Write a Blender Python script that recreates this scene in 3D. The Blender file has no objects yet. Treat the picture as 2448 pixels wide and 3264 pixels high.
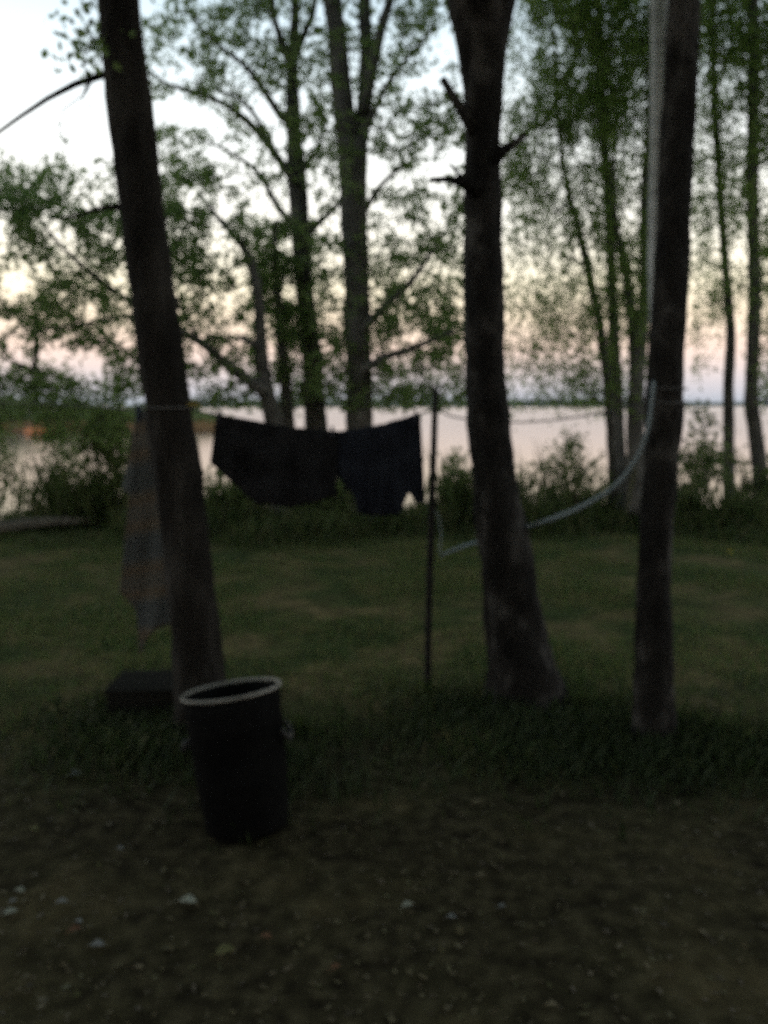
import bpy, math, random
import numpy as np
from mathutils import Vector, noise as mnoise

random.seed(7)
RNG = np.random.default_rng(7)
scene = bpy.context.scene
COL = scene.collection
R = math.radians

# ------------------------------------------------------------------ camera
PITCH, HALF, CAMZ = 7.4, 32.0, 1.6
FPX = 1632 / math.tan(R(HALF))
cam_d = bpy.data.cameras.new('camera')
cam = bpy.data.objects.new('camera', cam_d)
COL.objects.link(cam)
cam.location = (0, 0, CAMZ)
cam.rotation_euler = (R(90 - PITCH), 0, 0)
cam_d.sensor_fit = 'VERTICAL'
cam_d.sensor_height = 24
cam_d.lens = 12 / math.tan(R(HALF))
cam_d.clip_start = 0.05
cam_d.clip_end = 20000
cam_d.dof.use_dof = True            # the photograph missed its focus: the lens is set far too near
cam_d.dof.focus_distance = 0.42
cam_d.dof.aperture_fstop = 5.2
scene.camera = cam

# ------------------------------------------------------------------ dusk sky
world = bpy.data.worlds.new('World')
scene.world = world
world.use_nodes = True
wn, wl = world.node_tree.nodes, world.node_tree.links
wn.clear()
w_out = wn.new('ShaderNodeOutputWorld')
w_bg = wn.new('ShaderNodeBackground')
w_tc = wn.new('ShaderNodeTexCoord')
w_sep = wn.new('ShaderNodeSeparateXYZ')
w_as = wn.new('ShaderNodeMath'); w_as.operation = 'ARCSINE'
w_mul = wn.new('ShaderNodeMath'); w_mul.operation = 'MULTIPLY'; w_mul.inputs[1].default_value = 2 / math.pi
w_ramp = wn.new('ShaderNodeValToRGB')
SKY = [(0.0, (.34, .375, .435)), (1.8, (.50, .465, .475)), (3.8, (.70, .545, .475)), (5.8, (.82, .68, .53)),
       (8.0, (.90, .81, .62)), (12, (.95, .92, .84)), (17, (.87, .90, .90)), (21, (.64, .73, .775)), (25, (.45, .56, .63)),
       (34, (.24, .32, .38)), (60, (.082, .11, .142)), (90, (.050, .071, .098))]
el = w_ramp.color_ramp.elements
while len(el) > 1:
    el.remove(el[0])
for k, (deg, c) in enumerate(SKY):
    e = el[0] if k == 0 else el.new(deg / 90)
    e.position = deg / 90
    e.color = (*c, 1)
w_sky = wn.new('ShaderNodeTexSky')
w_sky.sky_type = 'NISHITA'
w_sky.sun_disc = False
w_sky.sun_elevation = R(0.5)
w_sky.sun_rotation = R(180)
w_add = wn.new('ShaderNodeMixRGB'); w_add.blend_type = 'ADD'; w_add.inputs[0].default_value = 0.04
wl.new(w_tc.outputs['Generated'], w_sep.inputs[0])
wl.new(w_sep.outputs['Z'], w_as.inputs[0])
wl.new(w_as.outputs[0], w_mul.inputs[0])
wl.new(w_mul.outputs[0], w_ramp.inputs[0])
wl.new(w_ramp.outputs[0], w_add.inputs[1])
wl.new(w_sky.outputs[0], w_add.inputs[2])
wl.new(w_add.outputs[0], w_bg.inputs[0])
w_bg.inputs[1].default_value = 1.66
wl.new(w_bg.outputs[0], w_out.inputs[0])

sun_d = bpy.data.lights.new('sun', 'SUN')
sun = bpy.data.objects.new('sun', sun_d)
COL.objects.link(sun)
sun_d.energy = 0.03                 # the sun is setting behind the camera, behind the added leaf screen
sun_d.angle = R(12)
sun_d.color = (1, .86, .72)
sun.rotation_euler = (R(88), 0, 0)

vs = scene.view_settings
vs.view_transform = 'Standard'
vs.look = 'None'
vs.exposure = 0
vs.gamma = 1
vs.use_curve_mapping = False
scene.render.engine = 'CYCLES'
cy = scene.cycles
cy.use_denoising = False
cy.use_adaptive_sampling = True
cy.adaptive_threshold = 0.015
cy.sampling_pattern = 'TABULATED_SOBOL'
cy.sample_clamp_indirect = 2.0
cy.max_bounces = 4
cy.diffuse_bounces = 2
cy.glossy_bounces = 2
cy.transmission_bounces = 3
cy.transparent_max_bounces = 4
cy.caustics_reflective = False
cy.caustics_refractive = False

# ------------------------------------------------------------------ helpers
CP, SP = math.cos(R(PITCH)), math.sin(R(PITCH))

def ray(px, py):
    u, v = (px - 1224) / FPX, (1632 - py) / FPX
    return Vector((u, CP + SP * v, -SP + CP * v))

def at(px, py, Y):
    """a point seen at pixel (px, py) of the photograph, Y metres in front"""
    d = ray(px, py)
    t = Y / d.y
    return Vector((d.x * t, Y, CAMZ + d.z * t))

def on_ground(px, py):
    d = ray(px, py)
    t = -CAMZ / d.z
    return Vector((d.x * t, d.y * t, 0))

def px_len(n, Y):
    return n / FPX * Y / CP

def tag(o, label=None, cat=None, group=None, kind=None):
    if label: o['label'] = label
    if cat: o['category'] = cat
    if group: o['group'] = group
    if kind: o['kind'] = kind
    return o

def empty(name, loc=(0, 0, 0)):
    o = bpy.data.objects.new(name, None)
    COL.objects.link(o)
    o.location = loc
    o.empty_display_size = 0.1
    return o

def link_mesh(name, me, m, parent=None, smooth=True):
    if m is not None:
        me.materials.append(m)
    if smooth:
        me.polygons.foreach_set('use_smooth', np.ones(len(me.polygons), dtype=bool))
    o = bpy.data.objects.new(name, me)
    COL.objects.link(o)
    if parent is not None:
        o.parent = parent
        o.location = -Vector(parent.location)   # vertices are written in world space
    return o

def mesh_obj(name, verts, faces, m, parent=None, smooth=True):
    me = bpy.data.meshes.new(name)
    me.from_pydata([tuple(v) for v in verts], [], [tuple(f) for f in faces])
    me.update()
    return link_mesh(name, me, m, parent, smooth)

def np_mesh(name, V, k, m, parent=None, smooth=False):
    """V: (n*k, 3) float array, n faces of k own corners each"""
    V = np.ascontiguousarray(V, dtype=np.float32)
    nv = len(V)
    me = bpy.data.meshes.new(name)
    me.vertices.add(nv)
    me.vertices.foreach_set('co', V.ravel())
    me.loops.add(nv)
    me.loops.foreach_set('vertex_index', np.arange(nv, dtype=np.int32))
    me.polygons.add(nv // k)
    me.polygons.foreach_set('loop_start', np.arange(0, nv, k, dtype=np.int32))
    me.update(calc_edges=True)
    return link_mesh(name, me, m, parent, smooth)

def frame_of(t):
    t = t.normalized()
    a = Vector((0, 0, 1)) if abs(t.z) < .9 else Vector((1, 0, 0))
    u = t.cross(a).normalized()
    return u, t.cross(u).normalized()

def tube_data(pts, rad, sides, verts, faces, cap=True, rough=0.0, seed=0):
    base = len(verts)
    n = len(pts)
    for i in range(n):
        t = pts[min(i + 1, n - 1)] - pts[max(i - 1, 0)]
        if i == 0:
            u, w = frame_of(t)
        else:
            tn = t.normalized()
            u = (u - tn * u.dot(tn)).normalized()
            w = tn.cross(u).normalized()
        for k in range(sides):
            a = 2 * math.pi * k / sides
            d = u * math.cos(a) + w * math.sin(a)
            r = rad[i]
            if rough:
                q = pts[i] + d * r
                r *= 1 + rough * (.7 * mnoise.noise(pts[i] * 2.2 + d * .8 + Vector((seed, 0, 0))) + .9 * mnoise.noise(Vector((q.x * 11, q.y * 11, q.z * 3.5))) + .9 * mnoise.noise(Vector((q.x * 34, q.y * 34, q.z * 9))))
            verts.append(pts[i] + d * r)
    for i in range(n - 1):
        for k in range(sides):
            a, b = base + i * sides + k, base + i * sides + (k + 1) % sides
            faces.append((a, b, b + sides, a + sides))
    if cap:
        faces.append(tuple(base + k for k in reversed(range(sides))))
        faces.append(tuple(base + (n - 1) * sides + k for k in range(sides)))

def smooth_path(P, Rr, step):
    """Catmull-Rom through P, radii linearly blended"""
    out, rad = [], []
    n = len(P)
    for i in range(n - 1):
        p0, p1, p2, p3 = P[max(i - 1, 0)], P[i], P[i + 1], P[min(i + 2, n - 1)]
        m = max(1, int((p2 - p1).length / step))
        for j in range(m):
            t = j / m
            out.append(.5 * ((2 * p1) + (p2 - p0) * t + (2 * p0 - 5 * p1 + 4 * p2 - p3) * t * t + (3 * p1 - p0 - 3 * p2 + p3) * t ** 3))
            rad.append(Rr[i] * (1 - t) + Rr[i + 1] * t)
    out.append(P[-1]); rad.append(Rr[-1])
    return out, rad

def tube_obj(name, pts, rad, m, parent=None, sides=8, step=None, rough=0.0):
    if step:
        pts, rad = smooth_path(pts, rad, step)
    v, f = [], []
    tube_data(pts, rad, sides, v, f, True, rough)
    return mesh_obj(name, v, f, m, parent)

def lathe_obj(name, prof, m, parent, M, seg=40):
    """profile [(r, z)] turned about a tilted axis M (Matrix-like function)"""
    v, f = [], []
    for r, z in prof:
        for k in range(seg):
            a = 2 * math.pi * k / seg
            v.append(M(Vector((r * math.cos(a), r * math.sin(a), z))))
    for i in range(len(prof) - 1):
        for k in range(seg):
            a, b = i * seg + k, i * seg + (k + 1) % seg
            f.append((a, b, b + seg, a + seg))
    return mesh_obj(name, v, f, m, parent)

def box_data(c, sx, sy, sz, verts, faces, rot=0.0, bev=0.0):
    b = len(verts)
    cr, sr = math.cos(rot), math.sin(rot)
    for dx, dy, dz in ((-1, -1, -1), (1, -1, -1), (1, 1, -1), (-1, 1, -1), (-1, -1, 1), (1, -1, 1), (1, 1, 1), (-1, 1, 1)):
        x, y = dx * sx / 2, dy * sy / 2
        verts.append(Vector((c[0] + x * cr - y * sr, c[1] + x * sr + y * cr, c[2] + dz * sz / 2)))
    for q in ((0, 3, 2, 1), (4, 5, 6, 7), (0, 1, 5, 4), (1, 2, 6, 5), (2, 3, 7, 6), (3, 0, 4, 7)):
        faces.append(tuple(b + i for i in q))

def box_obj(name, c, sx, sy, sz, m, parent=None, rot=0.0, bevel=0.008):
    v, f = [], []
    box_data(c, sx, sy, sz, v, f, rot)
    o = mesh_obj(name, v, f, m, parent, smooth=False)
    if bevel:
        md = o.modifiers.new('bevel', 'BEVEL'); md.width = bevel; md.segments = 2
    return o

# ------------------------------------------------------------------ materials
def new_mat(name):
    m = bpy.data.materials.new(name)
    m.use_nodes = True
    nt = m.node_tree
    b = nt.nodes['Principled BSDF']
    return m, nt.nodes, nt.links, b

def ramp(nodes, stops):
    r = nodes.new('ShaderNodeValToRGB')
    e = r.color_ramp.elements
    while len(e) > 1:
        e.remove(e[0])
    for k, (p, c) in enumerate(stops):
        x = e[0] if k == 0 else e.new(p)
        x.position = p
        x.color = (*c, 1)
    return r

def noise_mat(name, stops, scale=5, rough=.9, bump=.3, bscale=30, detail=6, stretch=None, spec=.2, metallic=0):
    m, n, l, b = new_mat(name)
    tc = n.new('ShaderNodeTexCoord')
    src = tc.outputs['Object']
    if stretch:
        mp = n.new('ShaderNodeMapping')
        mp.inputs['Scale'].default_value = stretch
        l.new(src, mp.inputs[0]); src = mp.outputs[0]
    t = n.new('ShaderNodeTexNoise')
    t.inputs['Scale'].default_value = scale
    t.inputs['Detail'].default_value = detail
    l.new(src, t.inputs['Vector'])
    r = ramp(n, stops)
    l.new(t.outputs['Fac'], r.inputs[0])
    l.new(r.outputs[0], b.inputs['Base Color'])
    b.inputs['Roughness'].default_value = rough
    b.inputs['Specular IOR Level'].default_value = spec
    b.inputs['Metallic'].default_value = metallic
    if bump:
        t2 = n.new('ShaderNodeTexNoise')
        t2.inputs['Scale'].default_value = bscale
        t2.inputs['Detail'].default_value = 4
        l.new(src, t2.inputs['Vector'])
        bp = n.new('ShaderNodeBump')
        bp.inputs['Strength'].default_value = bump
        bp.inputs['Distance'].default_value = .02
        l.new(t2.outputs['Fac'], bp.inputs['Height'])
        l.new(bp.outputs[0], b.inputs['Normal'])
    return m

def leaf_mat(name, cols, trans=.35):
    """each leaf (mesh island) takes its own shade of the leaf colour; thin, so light comes through"""
    m, n, l, b = new_mat(name)
    g = n.new('ShaderNodeNewGeometry')
    r = ramp(n, [(k / (len(cols) - 1), c) for k, c in enumerate(cols)])
    l.new(g.outputs['Random Per Island'], r.inputs[0])
    l.new(r.outputs[0], b.inputs['Base Color'])
    b.inputs['Roughness'].default_value = .6
    b.inputs['Specular IOR Level'].default_value = .25
    if trans:
        tr = n.new('ShaderNodeBsdfTranslucent')
        mx = n.new('ShaderNodeMixShader')
        mx.inputs[0].default_value = trans
        tg = n.new('ShaderNodeMixRGB'); tg.blend_type = 'MULTIPLY'; tg.inputs[0].default_value = 1; tg.inputs[2].default_value = (2.1, 2.1, 1.9, 1)
        l.new(r.outputs[0], tg.inputs[1]); l.new(tg.outputs[0], tr.inputs[0])
        l.new(b.outputs[0], mx.inputs[1])
        l.new(tr.outputs[0], mx.inputs[2])
        l.new(mx.outputs[0], n['Material Output'].inputs[0])
    return m

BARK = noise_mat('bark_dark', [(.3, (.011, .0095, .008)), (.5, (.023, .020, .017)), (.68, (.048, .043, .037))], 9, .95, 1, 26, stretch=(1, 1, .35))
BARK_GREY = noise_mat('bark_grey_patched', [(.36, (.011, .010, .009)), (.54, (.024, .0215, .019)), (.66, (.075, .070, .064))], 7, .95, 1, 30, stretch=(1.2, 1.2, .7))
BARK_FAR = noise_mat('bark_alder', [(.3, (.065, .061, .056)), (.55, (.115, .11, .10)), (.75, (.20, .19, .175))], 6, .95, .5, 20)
BARK_BIRCH = noise_mat('bark_birch', [(.30, (.05, .047, .043)), (.38, (.36, .37, .365)), (.6, (.52, .535, .53))], 4, .8, .3, 20, stretch=(.5, .5, 2.2))
LEAF_ALDER = leaf_mat('leaf_alder', [(.09, .14, .050), (.12, .18, .058), (.145, .20, .070), (.11, .16, .060)], .55)
LEAF_BIRCH = leaf_mat('leaf_birch', [(.09, .145, .038), (.12, .185, .045), (.145, .21, .055), (.105, .165, .045)], .55)
LEAF_SHRUB = leaf_mat('leaf_shrub', [(.065, .10, .036), (.09, .13, .045), (.115, .145, .06), (.085, .11, .045)], .5)
GRASS = leaf_mat('grass', [(.05, .10, .028), (.075, .12, .034), (.11, .12, .046), (.15, .13, .06)], .3)
GRASS_TALL = leaf_mat('grass_tall', [(.035, .062, .020), (.052, .082, .026), (.075, .095, .034), (.10, .095, .046)], .3)
LITTER = leaf_mat('leaf_litter', [(.045, .035, .018), (.065, .05, .025), (.085, .068, .034), (.11, .09, .045), (.07, .07, .025)], 0)

# ------------------------------------------------------------------ terrain
def smoothstep(a, b, x):
    t = min(1, max(0, (x - a) / (b - a)))
    return t * t * (3 - 2 * t)

def ground_z(x, y):
    edge = 10.6 - 1.2 * smoothstep(-2.5, -6, x) + .25 * math.sin(x * .9)
    z = -1.35 * smoothstep(edge, edge + 4.2, y)
    near = 1 - smoothstep(12, 16, y)
    z += near * (.018 * mnoise.noise(Vector((x * 1.3, y * 1.3, 0))) + .05 * mnoise.noise(Vector((x * .3, y * .3, 4))) * smoothstep(4, 8, y))
    return z

WATER_Z = -.85
fine = [-12 + .15 * i for i in range(161)]
ext = [14, 18, 25, 40, 80, 200, 700, 2500, 7500]
gx = [-e for e in reversed(ext)] + fine + ext
gy = [-7500, -2500, -700, -200, -80, -30, -14, -8, -5, -3, -1.5] + [-.5 + .12 * i for i in range(140)] + [17, 18.5, 22, 30, 60, 150, 500, 2000, 7500]
gv = [(x, y, ground_z(x, y)) for y in gy for x in gx]
nx = len(gx)
gf = [(j * nx + i, j * nx + i + 1, (j + 1) * nx + i + 1, (j + 1) * nx + i) for j in range(len(gy) - 1) for i in range(nx - 1)]

m, n, l, b = new_mat('ground_soil_and_lawn')
tc = n.new('ShaderNodeTexCoord')
sep = n.new('ShaderNodeSeparateXYZ'); l.new(tc.outputs['Object'], sep.inputs[0])
n1 = n.new('ShaderNodeTexNoise'); n1.inputs['Scale'].default_value = 1.5; n1.inputs['Detail'].default_value = 5; l.new(tc.outputs['Object'], n1.inputs['Vector'])
n2 = n.new('ShaderNodeTexNoise'); n2.inputs['Scale'].default_value = 14; n2.inputs['Detail'].default_value = 8; l.new(tc.outputs['Object'], n2.inputs['Vector'])
soil = ramp(n, [(.3, (.017, .0135, .008)), (.5, (.043, .036, .019)), (.72, (.088, .073, .040))]); l.new(n2.outputs['Fac'], soil.inputs[0])
lawn = ramp(n, [(.40, (.052, .080, .026)), (.50, (.092, .094, .038)), (.60, (.155, .124, .062))]); l.new(n1.outputs['Fac'], lawn.inputs[0])
lawn2 = n.new('ShaderNodeMixRGB'); lawn2.blend_type = 'MULTIPLY'; lawn2.inputs[0].default_value = .9
l.new(lawn.outputs[0], lawn2.inputs[1])
n3 = n.new('ShaderNodeTexNoise'); n3.inputs['Scale'].default_value = 5; n3.inputs['Detail'].default_value = 6; n3.inputs['Roughness'].default_value = .7; l.new(tc.outputs['Object'], n3.inputs['Vector'])
lm = ramp(n, [(.32, (.40, .42, .38)), (.5, (.9, .9, .85)), (.66, (1.5, 1.4, 1.3))]); l.new(n3.outputs['Fac'], lm.inputs[0]); l.new(lm.outputs[0], lawn2.inputs[2])
mr = n.new('ShaderNodeMapRange'); mr.inputs[1].default_value = 2.9; mr.inputs[2].default_value = 5.0; l.new(sep.outputs['Y'], mr.inputs[0])
ad = n.new('ShaderNodeMath'); ad.operation = 'MULTIPLY_ADD'; ad.inputs[1].default_value = 2.2; l.new(n1.outputs['Fac'], ad.inputs[0])
off = n.new('ShaderNodeMath'); off.operation = 'SUBTRACT'; off.inputs[1].default_value = 1.1; l.new(mr.outputs[0], off.inputs[0]); l.new(off.outputs[0], ad.inputs[2])
ad.use_clamp = True
mx = n.new('ShaderNodeMixRGB'); l.new(ad.outputs[0], mx.inputs[0]); l.new(soil.outputs[0], mx.inputs[1]); l.new(lawn2.outputs[0], mx.inputs[2])
l.new(mx.outputs[0], b.inputs['Base Color'])
b.inputs['Roughness'].default_value = 1
b.inputs['Specular IOR Level'].default_value = .05
bp = n.new('ShaderNodeBump'); bp.inputs['Strength'].default_value = .4; bp.inputs['Distance'].default_value = .03
l.new(n2.outputs['Fac'], bp.inputs['Height']); l.new(bp.outputs[0], b.inputs['Normal'])
tag(mesh_obj('ground', gv, gf, m), kind='structure')

m, n, l, b = new_mat('lake_water')
b.inputs['Base Color'].default_value = (.012, .018, .018, 1)
b.inputs['Roughness'].default_value = .12
b.inputs['IOR'].default_value = 1.33
tc = n.new('ShaderNodeTexCoord')
mp = n.new('ShaderNodeMapping'); mp.inputs['Scale'].default_value = (.5, 1.6, 1); l.new(tc.outputs['Object'], mp.inputs[0])
t = n.new('ShaderNodeTexNoise'); t.inputs['Scale'].default_value = 1.1; t.inputs['Detail'].default_value = 3; l.new(mp.outputs[0], t.inputs['Vector'])
bp = n.new('ShaderNodeBump'); bp.inputs['Strength'].default_value = .12; bp.inputs['Distance'].default_value = .05
l.new(t.outputs['Fac'], bp.inputs['Height']); l.new(bp.outputs[0], b.inputs['Normal'])
tag(mesh_obj('lake', [(-7400, 11.2, WATER_Z), (7400, 11.2, WATER_Z), (7400, 7400, WATER_Z), (-7400, 7400, WATER_Z)], [(0, 1, 2, 3)], m, smooth=False), kind='structure')

# ------------------------------------------------------------------ leaves and grass
def rand_dirs(n, zb=0.0):
    d = RNG.normal(size=(n, 3))
    d[:, 2] += zb
    return d / np.linalg.norm(d, axis=1, keepdims=True)

def leaves(C, size, droop=-.4, aspect=.62):
    """C (n,3) leaf bases; returns (4n,3) kite corners"""
    n = len(C)
    L = size * RNG.uniform(.65, 1.25, (n, 1))
    d = rand_dirs(n, droop)
    w = np.cross(d, rand_dirs(n))
    w /= np.linalg.norm(w, axis=1, keepdims=True) + 1e-9
    W = L * aspect * .5
    V = np.empty((n, 4, 3))
    V[:, 0] = C
    V[:, 1] = C + d * L * .42 + w * W
    V[:, 2] = C + d * L
    V[:, 3] = C + d * L * .42 - w * W
    return V.reshape(-1, 3)

def blades(P, h, w, lean=.35):
    """P (n,3) roots; h, w (n,) heights and widths; bent two-segment blades as 4-corner faces plus tip"""
    n = len(P)
    a = RNG.uniform(0, 2 * np.pi, n)
    dirv = np.stack([np.cos(a), np.sin(a), np.zeros(n)], 1)
    side = np.stack([-np.sin(a), np.cos(a), np.zeros(n)], 1)
    ln = (RNG.uniform(0, lean, n) * h)[:, None]
    up = np.array([0, 0, 1.0])
    V = np.empty((n, 4, 3))
    V[:, 0] = P - side * w[:, None] * .5
    V[:, 1] = P + side * w[:, None] * .5
    V[:, 2] = P + dirv * ln * .45 + up * h[:, None] * .6 + side * w[:, None] * .35
    V[:, 3] = P + dirv * ln + up * h[:, None]
    return V.reshape(-1, 3)

def root_points(x, y, dz=-.01):
    return np.array([(a, c, ground_z(a, c) + dz) for a, c in zip(x, y)])

# ------------------------------------------------------------------ trees
# how full of leaves the view is, in squares of 100 photograph pixels, top row first
GRID = """
0 0 4 4 1 4 5 5 7 6 3 3 5 5 2 0 5 8 8 8 7 7 7 7 6
0 1 5 4 2 2 6 5 4 5 3 3 4 2 0 0 3 6 7 7 8 5 6 7 7
0 0 1 2 3 3 6 2 4 5 3 2 4 2 1 0 3 7 8 8 7 5 5 6 7
0 0 0 0 0 1 1 3 2 5 5 2 4 5 5 0 5 7 8 8 5 3 5 5 6
0 0 1 0 2 4 4 2 3 4 5 2 5 5 6 0 5 6 6 6 5 3 4 5 6
5 6 3 3 3 7 6 1 3 2 4 2 3 2 4 0 7 5 6 5 5 3 6 6 4
8 6 6 6 3 7 7 4 1 1 3 2 4 5 5 0 5 5 5 6 5 0 5 6 4
6 5 7 7 3 6 6 7 7 5 5 3 5 5 6 0 4 4 6 6 6 0 4 5 4
7 3 4 6 5 6 7 7 8 7 5 3 6 5 5 0 3 3 5 6 6 0 4 3 4
6 7 7 6 5 4 5 5 7 7 6 4 6 6 6 0 4 5 6 6 5 0 5 3 4
3 6 6 6 5 5 4 4 7 7 6 4 7 7 6 0 3 5 5 5 4 0 2 1 4
5 6 6 6 6 5 5 6 6 6 6 4 6 6 5 0 3 4 4 3 3 0 1 0 3
6 6 6 6 5 4 4 5 6 6 6 4 6 6 5 0 2 3 5 4 3 0 0 0 3
""".split()
GRID = np.array([int(v) for v in GRID]).reshape(13, 25)

def cell_value(c, r):
    return GRID[min(max(r, 0), 12), min(max(c, 0), 24)]

class Tree:
    def __init__(self, name, base, label, bark, leaf, group=None, cat='tree'):
        self.root = empty(name, base)
        tag(self.root, label, cat, group)
        self.bark, self.leaf = bark, leaf
        self.N, self.P, self.rf = [], [], []       # nodes, parents, fixed radii
        self.clumps, self.L = [], []

    def stem(self, pts, rad, part='trunk', sides=14, rough=.10, step=.12, attach=True):
        path, rr = smooth_path(pts, rad, step)
        v, f = [], []
        tube_data(path, rr, sides, v, f, True, rough, len(self.N))
        o = mesh_obj(part, v, f, self.bark, self.root)
        prev = -1
        for p, r in zip(path, rr):
            self.N.append(p); self.P.append(prev); self.rf.append(r)
            prev = len(self.N) - 1
        return o

    def pix(self, pl, Y, part='trunk', **kw):
        """pl: (px, py, width in px[, Y])"""
        pts, rad = [], []
        for q in pl:
            y = q[3] if len(q) > 3 else Y
            pts.append(at(q[0], q[1], y)); rad.append(px_len(q[2], y) / 2)
        return self.stem(pts, rad, part, **kw)

    def grow(self, tip=.0028):
        """join every leaf clump to the nearest wood already there"""
        if not self.clumps:
            return
        C = np.array(self.clumps)
        N = [np.array(p) for p in self.N]
        base = np.array(N)
        order = np.argsort(((C[:, None, :] - base[None, ::6]) ** 2).sum(2).min(1))
        n0 = len(N)
        A = np.array(N)
        par, edges = list(self.P), []
        for ci in order:
            c = C[ci]
            d = A - c
            dist = np.sqrt((d ** 2).sum(1))
            cost = dist * (1 + .9 * np.clip(d[:, 2] / (dist + 1e-6), -.1, 1))
            k = int(np.argmin(cost))
            p = A[k]
            m = max(1, int(dist[k] / .22))
            prev = k
            sag = np.array([0, 0, 1.0]) * dist[k] * .10
            new = []
            for j in range(1, m + 1):
                t = j / m
                q = p * (1 - t) + c * t + sag * 4 * t * (1 - t) + RNG.normal(0, .018, 3) * (j < m)
                new.append(q); par.append(prev)
                prev = len(A) + len(new) - 1
            A = np.vstack([A, np.array(new)])
        w = np.zeros(len(A))
        w[n0:] = .35
        for i in range(len(A) - 1, n0 - 1, -1):
            if par[i] >= 0:
                w[par[i]] += w[i]
        V = []
        for i in range(n0, len(A)):
            p, q = A[par[i]], A[i]
            r1 = tip * max(w[i], .35) ** .46
            r0 = r1 if par[i] < n0 else tip * max(w[par[i]], .35) ** .46
            r0 = min(r0, r1 * 1.7)
            t = q - p
            ln = np.linalg.norm(t)
            if ln < 1e-5:
                continue
            t /= ln
            u = np.cross(t, [0.3, .2, 1.0]); u /= np.linalg.norm(u)
            s = np.cross(t, u)
            ang = [(math.cos(a), math.sin(a)) for a in (0, 2.094, 4.189)]
            a0 = [p + (u * c + s * e) * r0 for c, e in ang]
            a1 = [q + (u * c + s * e) * r1 for c, e in ang]
            for k in range(3):
                V += [a0[k], a0[(k + 1) % 3], a1[(k + 1) % 3], a1[k]]
        tag(np_mesh('branches', np.array(V), 4, self.bark, self.root), kind='stuff')

    def finish(self):
        if self.L:
            tag(np_mesh('crown', np.vstack(self.L), 4, self.leaf, self.root), kind='stuff')

    def add_clump(self, c, n, size, spread, droop=-.4):
        self.clumps.append(tuple(c))
        P = np.array(c) + RNG.normal(size=(n, 3)) * np.array(spread)
        self.L.append(leaves(P, size, droop))

def fill_grid(tree, cols, rows, depth, leaf=.078, per=12, birch=False, amount=1.0, cond=None):
    if birch:
        amount *= .82
    for r in rows:
        for c in cols:
            v = cell_value(c, r)
            if v <= 0:
                continue
            tau = -math.log(1 - min(.93, v * .112))
            ym = sum(depth) / 2
            area = px_len(100, ym) ** 2
            num = amount * tau * area / (.62 * .5 * leaf * leaf * .55) * 2.45 / per
            k = int(num) + (random.random() < num % 1)
            for _ in range(k):
                px, py = 100 * (c + random.random()), 100 * (r + random.random())
                if mnoise.noise(Vector((px / 75, py / 75, depth[0]))) + .35 * mnoise.noise(Vector((px / 30, py / 30, 7))) < (random.uniform(-.5, -.12) if birch else random.uniform(-.32, -.04)):
                    continue
                if cond and not cond(px, py):
                    continue
                p = at(px, py, random.uniform(*depth))
                if p.z < WATER_Z + .4:
                    continue
                if birch:
                    tree.add_clump(p, per, leaf, (.055, .055, .13), -1.6)
                else:
                    s = random.uniform(.05, .095)
                    tree.add_clump(p, per, leaf, (s, s, s * .8))

def overhead_crown(tree, cx, cy, z0, z1, rad, clumps, per=26, size=.10):
    """the part of a near tree's crown that spreads above the picture"""
    k = 0
    while k < clumps:
        a, rr, t = random.uniform(0, 6.283), rad * math.sqrt(random.random()), random.random()
        w = math.sin(math.pi * (.15 + .8 * t)) ** .6
        p = Vector((cx + rr * w * math.cos(a), cy + rr * w * math.sin(a), z0 + (z1 - z0) * t))
        k += 1
        if p.y > -.5 and p.z - CAMZ < math.tan(R(29.0)) * math.hypot(p.y, p.x * .6) + .25:
            continue
        tree.add_clump(p, per, size, (.2, .2, .16))

# --- near trees: three bare trunks in front, crowns above the picture
A = Tree('leaning_tree', on_ground(640, 2330), 'thick dark trunk leaning left right behind the open barrel', BARK, LEAF_ALDER)
YA = A.root.location.y
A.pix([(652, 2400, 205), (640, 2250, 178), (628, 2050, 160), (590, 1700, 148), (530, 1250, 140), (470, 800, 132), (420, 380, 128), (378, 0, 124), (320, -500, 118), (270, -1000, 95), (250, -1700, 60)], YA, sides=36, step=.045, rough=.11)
A.pix([(390, 225, 30), (330, 238, 24), (240, 268, 20), (150, 315, 16), (60, 375, 13), (-30, 440, 10)], YA, 'limb', sides=8, rough=.05)
A.pix([(300, 245, 8), (270, 300, 5), (200, 350, 5), (190, 420, 4), (225, 480, 3)], YA, 'twig', sides=5, rough=0)
A.pix([(285, 250, 7), (262, 310, 5), (285, 345, 4), (315, 320, 3)], YA, 'twig', sides=5, rough=0)
A.pix([(400, 660, 26), (350, 660, 18), (300, 670, 14), (230, 690, 9), (150, 700, 6)], YA, 'limb', sides=8, rough=.05)
fill_grid(A, range(1, 4), range(0, 3), (YA - .2, YA + .5), leaf=.05, per=9, amount=.75, cond=lambda x, y: x > 180 and y < 230)
overhead_crown(A, A.N[40].x - .6, YA, 4.2, 9.5, 2.9, 420, 30, .12)
A.grow(); A.finish()

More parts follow.
